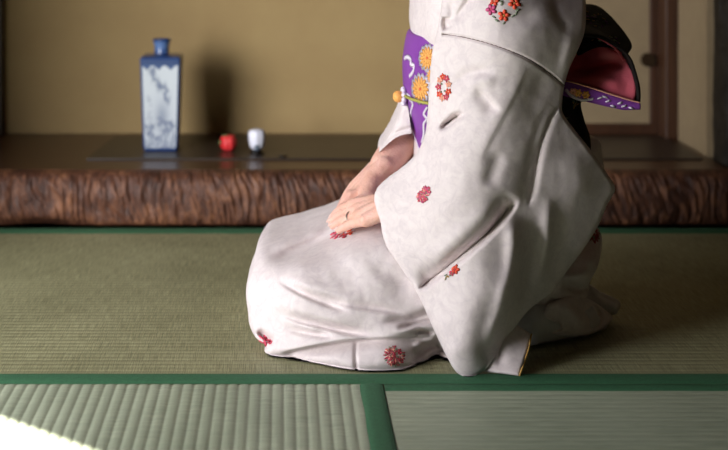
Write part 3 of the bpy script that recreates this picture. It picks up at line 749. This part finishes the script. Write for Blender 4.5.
# ---------- near sleeve
sleeve = cloth('kimono_sleeve',
  top=[(452,-52),(480,-66),(520,-66),(552,-56),(574,-36)],
  left=[(452,-52),(444,-20),(441,10),(437,32),(433,48),(430.5,70),(429,92),(427.5,115),(425,135),(417,153),(404,166),(389,177),(378.5,187),(374.5,197),(376,208),(380.5,222),(383,236),(388,249),(397,262),(405,274),(412,284),(417,293),(424,307),(434,330),(446,355),(453,368)],
  bottom=[(453,368),(458,373.5),(465,376.5),(474,376),(484,371)],
  right=[(574,-36),(584,-8),(586,14),(584,34),(577,52),(569,70),(564,88),(562,106),(564,115),(575,130),(590,149),(606,172),(615,188.5),(607,205),(598,226),(585,247),(568,270),(552,292),(538,302),(522,318),(508,340),(496,360),(484,371)],
  ctrl=[(452,-52,1.93),(500,-66,1.93),(574,-36,1.97),(437,32,1.895),(430,80,1.90),(427,120,1.905),(405,166,1.90),(376,198,1.90),(381,222,1.89),(392,255,1.868),(417,293,1.845),(440,345,1.822),(465,376,1.800),(484,371,1.806),
        (586,14,1.885),(565,88,1.862),(563,106,1.860),(613,188,1.893),(595,225,1.890),(552,292,1.872),(510,338,1.845),
        (500,0,1.835),(535,0,1.848),(470,60,1.848),(520,60,1.822),(540,80,1.84),(450,110,1.86),(487,140,1.818),(505,110,1.82),(520,110,1.826),(440,150,1.85),(478,190,1.81),(500,190,1.814),(440,210,1.828),(405,215,1.868),(520,170,1.828),
        (560,170,1.85),(575,200,1.862),(545,230,1.85),(520,215,1.832),(515,250,1.825),(480,250,1.806),(450,280,1.815),(430,290,1.832),(470,320,1.79),(500,290,1.80),(460,350,1.79),(485,340,1.803),(530,280,1.85)],
  creases=[
     ([(441,34),(460,36.5),(480,41),(505,49),(528,59),(548,72),(567,88)], .0065, 1.0, 1.3, .02),      # shoulder seam
     
     ([(446,16),(445,24),(448,30)], .014, 4, 3.5, .2), ([(450,0),(452,14),(448,24)], .005, 4, 4, .3), ([(474,-6),(462,10),(454,24)], .008, 5, 3.5, .3), ([(430,-20),(437,-5),(436,8)], .006, 4, 4, .3),
     ([(452,92),(462,78),(480,72),(498,73)], .006, 6, 5, .35), ([(462,84),(480,80),(498,82)], -.004, 6, 6, .35),
     ([(472,88),(482,95),(490,104),(499,115)], .008, 3.5, 9, .35),
     ([(438,131),(448,124),(455,118.5),(466,112)], .034, 3.6, 2.2, .4),
     ([(528,62),(516,88),(502,114),(487,142),(476,168)], -.0028, 4, 11, .25),                             # long standing ridge
     ([(500,150),(493,170),(488,190)], .006, 8, 8, .3),
     ([(545,62),(537,92),(527,120),(517,150)], .0025, 9, 10, .35), ([(556,100),(545,125),(534,155)], -.003, 7, 4, .35),
     ([(576,30),(566,58),(562,80)], -.003, 8, 6, .3), ([(552,-4),(560,18),(572,34)], .003, 6, 5, .3), ([(492,22),(520,18),(545,8)], .005, 10, 10, .4),
     ([(563,104),(552,116),(540,148),(534,180),(527,212)], .0065, 4.5, 11, .2), ([(563,104),(552,116),(540,148),(534,180),(528,208)], .003, 1.2, 1.2, .1),                            # front panel lies over the swinging rear panel
     ([(518,196),(505,215),(490,232),(472,248),(450,266),(432,280),(418,289)], .021, 3.2, 12, .12), ([(514,202),(503,216),(488,233),(470,249),(448,267),(430,281),(417,290)], .010, 1.3, 1.6, .08),        # forearm part folded over the lower panel
     ([(502,200),(482,224),(455,246),(425,270)], -.007, 6, 12, .25),
     ([(445,172),(430,184),(416,200),(400,222)], -.003, 9, 9, .4),
     ([(508,210),(514,240),(510,280),(498,320),(486,352)], -.013, 10, 9, .2), 
     ([(531,215),(536,240),(532,262),(522,290),(508,325)], .012, 9, 9, .3), ([(548,190),(548,230),(542,265),(536,295)], -.008, 7, 8, .3),
     ([(560,215),(558,250),(551,285)], .004, 8, 8, .3), ([(560,150),(578,175),(588,205)], -.004, 14, 14, .4),
     ([(440,310),(448,335),(458,362)], -.004, 7, 9, .3)],
  mat=M['kimono'], parent=person, nu=190, nv=430, edge=(4, .008), thick=.016, ground=True, wr=.0009, wseed=6.0)
# far sleeve cuff round the right forearm
cuff = cloth('far_sleeve', top=[(403,100),(407,100)], left=[(403,100),(397.5,117),(388,136),(381,146),(378.5,153)], bottom=[(378.5,153),(384,147.5),(394,139),(403,135),(412,133.5)], right=[(407,100),(412,133.5)],
  ctrl=[(404,100,2.05),(388,136,2.045),(380,150,2.04),(412,134,2.03),(407,100,2.05),(403,125,2.035)], creases=[([(384,144),(394,134),(410,128),(424,128)], .003, 2, 2, .2)], mat=M['kimono'], parent=person, nu=50, nv=60, edge=(6, .014), thick=.09, back=2.16, wr=.0012, edges='lt')

# ---------- the knot of the obi at the back
def obi_bow():
    prof = [(556,33),(575,33),(598,36),(617,44),(630,56),(637,72),(640,90),(640.5,102),(637,108.5),(628,107),(610,100),(590,93),(565,86),(552,84)]
    c = catmull(prof, 90); ny = 30; D0 = 1.90; W = .27; V = []; n = len(c)
    t = np.gradient(c, axis=0); t /= np.linalg.norm(t, axis=1)[:, None]; nrm = np.stack([-t[:, 1], t[:, 0]], 1)   # points inward
    th = .0045*F/D0
    def pt(p, y):
        v = P(p[0], p[1], D0); k = (y-D0)/W; lift = .012*math.sin(math.pi*k)
        return (v.x-.006*k, y, v.z+lift)
    def sheet(cc, y0, y1, m):
        return [[pt(p, y0+(y1-y0)*j/(m-1)) for p in cc] for j in range(m)]
    def solid(name, ca, cb, y0, y1, mat, parent, m=ny, wr=.0015):
        A, B = sheet(ca, y0, y1, m), sheet(cb, y0, y1, m); k = len(ca); Vv = []
        for S in (A, B):
            for row in S:
                for q in row: d = wr*noise.noise((q[0]*40, q[1]*22, q[2]*40)); Vv.append((q[0]+d, q[1], q[2]+d))
        N0 = m*k; Fc = []
        for j in range(m-1):
            for i in range(k-1):
                a = j*k+i; Fc += [(a, a+1, a+k+1, a+k), (N0+a, N0+a+k, N0+a+k+1, N0+a+1)]
        for i in range(k-1): Fc += [(i, N0+i, N0+i+1, i+1), ((m-1)*k+i, (m-1)*k+i+1, N0+(m-1)*k+i+1, N0+(m-1)*k+i)]
        for j in range(m-1): Fc += [(j*k, (j+1)*k, N0+(j+1)*k, N0+j*k), (j*k+k-1, N0+j*k+k-1, N0+(j+1)*k+k-1, (j+1)*k+k-1)]
        return mesh_obj(name, Vv, Fc, mat, parent)
    i0 = 62
    bow = solid('obi_bow', c[:i0], c[:i0]+nrm[:i0]*th, D0, D0+W, M['brocade'], person)
    solid('bow_lining', c+nrm*th*1.1, c+nrm*th*1.9, D0+.03, D0+W-.004, M['lining'], bow)
    solid('bow_underside', c[i0-3:]-nrm[i0-3:]*th*.3, c[i0-3:]+nrm[i0-3:]*th*1.0, D0-.001, D0+W, M['obi'], bow)
    # rolled purple rim facing the viewer along the lower near edge
    rim = catmull([(553,80),(572,82.5),(592,88.5),(612,95),(628,100),(640,103)], 60)
    V = []; Fc = []; K = 10; drop = [14, 17, 16, 14.5, 12.5, 7]
    for i in range(60):
        h = np.interp(i/59, np.linspace(0, 1, 6), drop)
        for k in range(K):
            a = 2*math.pi*k/K; q = P(rim[i, 0], rim[i, 1]+h*.5*(1-math.sin(a))-h*.05, D0-.003); V.append((q.x, q.y+.004*math.cos(a), q.z))
    for i in range(59):
        for k in range(K): Fc.append((i*K+k, i*K+(k+1) % K, (i+1)*K+(k+1) % K, (i+1)*K+k))
    Fc.append(tuple(range(K))); Fc.append(tuple(59*K+k for k in range(K)))
    r = mesh_obj('bow_rim', V, Fc, M['obi'], bow); tube('piping', [P(a, b-.3, D0-.0065) for a, b in rim], .0011, M['peach'], bow, 6)
    # folded black flaps inside the loop near the body, raising the top at the far side
    cloth('bow_fold', top=[(556,38),(580,40),(602,44),(626,58)], left=[(556,38),(555,60),(556,80)], bottom=[(556,80),(572,81),(600,90),(634,103)], right=[(626,58),(635,76),(637,92),(634,103)],
      ctrl=[(556,38,1.96),(602,44,1.96),(626,58,1.925),(636,90,1.905),(634,103,1.903),(600,90,1.903),(572,81,1.905),(556,80,1.905),(582,58,1.97),(600,72,1.925),(620,78,1.915),(565,66,1.94)], creases=[([(560,70),(585,70),(610,62),(628,66)], .014, 8, 5, .2), ([(575,76),(600,78),(628,88)], -.006, 6, 8, .3)],
      mat=M['lining'], parent=bow, nu=70, nv=50, edge=(3, .004), thick=.02, wr=.001)
    cloth('bow_flap', top=[(556,8),(586,4),(600,7),(612,17)], left=[(556,8),(552,40),(552,70)], bottom=[(552,70),(575,58),(600,47),(628,54)], right=[(612,17),(626,34),(632,46),(628,54)],
      ctrl=[(556,8,2.08),(586,4,2.10),(612,17,2.08),(632,46,1.99),(628,54,1.93),(600,46,1.935),(575,58,1.97),(552,70,2.0),(595,28,1.99)], creases=[([(560,26),(590,22),(615,28)], .010, 4, 7, .2), ([(560,40),(590,34),(622,42)], -.008, 6, 5, .2)],
      mat=M['brocade'], parent=bow, nu=60, nv=50, edge=(6, .012), thick=.03)
    return bow, r
bow, rim = obi_bow()
tail = cloth('obi_tail', top=[(548,88),(580,90),(586,96)], left=[(548,88),(545,130),(556,150)], bottom=[(556,150),(576,152),(591,150)], right=[(586,96),(581,104),(585,122),(590,136),(591,150)],
  ctrl=[(548,88,1.893),(586,96,1.93),(583,110,1.93),(591,150,1.95),(556,150,1.90),(565,120,1.895),(548,130,1.892)], creases=[([(574,100),(576,125),(580,150)], .008, 4, 5, .2)], mat=M['brocade'], parent=person, nu=40, nv=60, edge=(5, .01), thick=.05, wr=.001)
cloth('far_fold', top=[(580,132),(594,137)], left=[(580,132),(580,170)], bottom=[(580,170),(604,168)], right=[(594,137),(600,142),(602,152),(604,168)], ctrl=[(580,132,2.10),(594,137,2.12),(604,168,2.13),(580,170,2.10),(592,152,2.08)], creases=[], mat=M['kimono'], parent=person, nu=24, nv=30, edge=(5, .012), thick=.05)

# ---------- embroidery and woven pattern
T = bvh_of(sleeve); TS = bvh_of(skirt); TO = bvh_of(obi); TR = bvh_of(rim); TT = bvh_of(tail)
d = flower_dots(514.5, 3, 6.6, 'vermilion', 'gold', 5, .3)+flower_dots(504, 15.5, 6.2, 'vermilion', 'gold', 5, 1.1)+flower_dots(491.5, 9.5, 5.8, 'pink_thread', 'rose_thread', 5, .6)+flower_dots(494.5, 1, 5.2, 'vermilion', 'peach', 5, 0)+flower_dots(506, -8, 6, 'vermilion', 'gold')
d += [(518,10,3,1.2,.3,'leaf_thread'),(516,13.5,2.6,1,.9,'leaf_thread'),(513,16,2.4,.9,.6,'leaf_thread'),(502,4,2.2,1.2,.9,'leaf_thread'),(501,1.5,2.2,1,.2,'leaf_thread'),(494,17,2.4,.9,-.5,'leaf_thread'),(497,20.5,2.6,1.1,-.5,'leaf_thread'),(504,23,2,.9,.8,'leaf_thread')]
stitches('embroidered_flower', T, d, sleeve)
d = []
for k in range(9):
    a = 2*math.pi*k/9+.4; x, y = 443.8+5.2*math.cos(a), 87.5+10.8*math.sin(a)
    d += flower_dots(x, y, 3.4, ['vermilion', 'rose_thread', 'peach'][k % 3], 'peach', 5, a)
d += [(442,84,1.2,.8,0,'leaf_thread'),(445,91,1.3,.8,0,'leaf_thread'),(447,80,1.4,.8,.5,'pink_thread'),(441,92,1.4,.8,.5,'leaf_thread')]
stitches('embroidered_flower', T, d, sleeve)
random.seed(5)
def burst(cx, cy, rx, ry, keys, n=60, tilt=0.0, s=1.0):
    out = []
    for k in range(n):
        a = random.uniform(0, 2*math.pi); r = math.sqrt(random.random()); x, y = rx*r*math.cos(a), ry*r*math.sin(a)
        X = x*math.cos(tilt)-y*math.sin(tilt); Y = x*math.sin(tilt)+y*math.cos(tilt)
        out.append((cx+X, cy+Y, random.uniform(1.2, 2.0)*s, random.uniform(.5, .8)*s, -math.atan2(Y, X), random.choice(keys)))
    return out
stitches('embroidered_flower', T, burst(424, 194.5, 8.6, 5.6, ['rose_thread','rose_thread','rose_thread','pink_thread','leaf_thread','peach'], 150, -.9, .9), sleeve)
stitches('embroidered_flower', T, flower_dots(455.5, 269.5, 4.6, 'vermilion', 'rose_thread')+flower_dots(452, 273, 3.2, 'rose_thread','leaf_thread')+burst(448, 276, 4, 2, ['leaf_thread','leaf_thread','gold'], 8, -.6), sleeve)
stitches('embroidered_flower', TS, burst(594.5, 236, 4.5, 8, ['crimson','crimson','leaf_thread'], 60, .35), skirt)
stitches('embroidered_flower', TS, burst(394.5, 356, 10, 9.5, ['crimson','crimson','rose_thread','crimson','peach','leaf_thread'], 170, 0, 1.0), skirt)
stitches('embroidered_flower', TS, flower_dots(264.5, 340, 6.0, 'rose_thread', 'crimson')+[(268,341,3,1.6,0,'rose_thread')]+flower_dots(270, 342, 3.2, 'rose_thread', 'crimson'), skirt)
stitches('embroidered_flower', TS, flower_dots(343.5, 234.5, 5.0, 'crimson','vermilion')+[(339.3,235,2.6,1.2,0,'crimson')]+flower_dots(335, 235.5, 5.0, 'rose_thread', 'crimson')+flower_dots(350,232.5,3.4,'vermilion','gold')+[(346,231,4,1.0,.3,'leaf_thread'),(352,229,3.5,.9,.5,'leaf_thread'),(340,232,3,.8,.3,'leaf_thread')], skirt)
# obi: chrysanthemums, white scroll lines
def mum(x, y, r, ang=1.0):
    out = [(x, y, r*.98*.72, r*.98, 0, 'white_thread')]
    return out
def mum_dots(x, y, r, sx=.7):
    out = []
    for k in range(14):
        a = 2*math.pi*k/14; out.append((x+r*.84*sx*math.cos(a), y+r*.84*math.sin(a), r*.36, r*.25, -a, 'white_thread'))
    return out
def mum_inner(x, y, r, sx=.7):
    out = []
    for k in range(14):
        a = 2*math.pi*k/14; out.append((x+r*.66*sx*math.cos(a), y+r*.66*math.sin(a), r*.30, r*.14, -a, 'orange_thread'))
    for k in range(9):
        a = 2*math.pi*k/9; out.append((x+r*.32*sx*math.cos(a), y+r*.32*math.sin(a), r*.26, r*.14, -a, 'orange_thread'))
    out.append((x, y, r*.12, r*.14, 0, 'vermilion')); return out
MU = ((428,58,11.5),(421,89,12.5),(433,76,8))
dd = []
for m in MU: dd += mum_dots(*m)
def scroll(pts, w=1.0):
    c = catmull(pts, 26); return [(a, b, 1.9, w*1.25, 0.8, 'white_thread') for a, b in c]
dd += scroll([(405,58),(408,57),(411,60),(411,64),(414,66),(413,72),(410,76)], 1.3)+scroll([(410,100),(413,104),(411,112),(412,122),(413,132),(417,142),(419,149)])+scroll([(427,108),(424,114),(427,119),(424,124),(424,134),(422,142)], .9)+scroll([(406,94),(409,96),(412,100)], 1.2)
stitches('woven_pattern', TO, dd, obi)
di = []
for m in MU: di += mum_inner(*m)
stitches('woven_pattern', TO, di, obi, lift=.0016)
dr = []
for x, y, k in ((578,93,'orange_thread'),(586,95,'orange_thread'),(573,92,'peach')): dr += flower_dots(x, y, 4.2, k, 'gold', 6)
for x, y in ((600,98),(605,97),(608,101),(620,103),(624,106),(631,108),(613,106)): dr += [(x, y, 3.2, 1.2, .3*(-1)**int(x), 'white_thread')]
dr += scroll([(566,90),(572,96),(582,100),(592,99)], .8)
stitches('woven_pattern', TR, dr, rim)
FL = bpy.data.objects['bow_flap']
stitches('woven_pattern', bvh_of(FL), burst(596, 20, 14, 7, ['gold','leaf_thread','obi'], 26, .4, .8), FL)
stitches('woven_pattern', bvh_of(FL), burst(606, 40, 16, 5, ['gold','obi','leaf_thread'], 22, .1, .8), FL)
def seam(name, T_, line, r, key, parent):
    pts = [h[0]+h[1]*.0002 for h in (hit(T_, x, y) for x, y in catmull(line, 60)) if h]
    return tube(name, pts, r, M[key], parent, 6)
seam('seam', T, [(442,34),(460,36.5),(480,41),(505,49),(528,59),(548,72),(566,87)], .0008, 'taupe', sleeve)  # thin dark tube, its colour standing for shade in the seam gap
stitches('woven_pattern', TT, burst(574, 104, 4, 5, ['gold','leaf_thread'], 14)+burst(562, 118, 5, 6, ['leaf_thread','gold'], 12), tail)

# ================================================================== LIGHT, CAMERA
w = bpy.data.worlds.new('World'); scene.world = w; w.use_nodes = True
w.node_tree.nodes['Background'].inputs['Color'].default_value = (.62, .72, .9, 1); w.node_tree.nodes['Background'].inputs['Strength'].default_value = .4
def area(name, loc, rot, sx, sy, power, col):
    l = bpy.data.lights.new(name, 'AREA'); l.shape = 'RECTANGLE'; l.size = sx; l.size_y = sy; l.energy = power; l.color = col
    o = bpy.data.objects.new(name, l); COL.objects.link(o); o.location = loc; o.rotation_euler = rot; return o
# daylight coming in at the left opening (lamp lies in the opening, facing the room)
area('window_daylight', (XL-.02, 1.3, .80), (0, -math.pi/2, 0), 1.4, 1.6, 9.5, (.99, .98, 1.0))
# bright open sky over the garden, outside to the left and behind the viewer, reaching the room through the same opening
sky = area('garden_daylight', (-2.45, -.5, .90), (0, 0, 0), 2.0, 1.5, 185, (.99, .98, 1.0)); sky.rotation_euler = (Vector((.15, 1.9, .35))-Vector((-2.45, -.5, .90))).to_track_quat('-Z', 'Y').to_euler()
s = bpy.data.lights.new('sun', 'SUN'); s.energy = 13; s.angle = math.radians(.6); s.color = (1, .95, .86)
so = bpy.data.objects.new('sun', s); COL.objects.link(so)
az = Vector((.786, -.618, 0)); dirv = (az-Vector((0, 0, 1.25))).normalized(); so.rotation_euler = dirv.to_track_quat('-Z', 'Y').to_euler(); so.location = (-2, 3, 3)
cam = bpy.data.cameras.new('camera'); co = bpy.data.objects.new('camera', cam); COL.objects.link(co); scene.camera = co
co.location = (0, 0, H); co.rotation_euler = (math.pi/2, 0, 0)
cam.sensor_fit = 'HORIZONTAL'; cam.sensor_width = 36; cam.lens = F*36/728
cam.shift_x = (364-CX)/728; cam.shift_y = -(225-CY)/728; cam.clip_start = .05
cam.dof.use_dof = True; cam.dof.focus_distance = 1.88; cam.dof.aperture_fstop = 3.6
scene.view_settings.view_transform = 'Standard'; scene.view_settings.look = 'None'; scene.view_settings.gamma = 1; scene.view_settings.exposure = 0.32
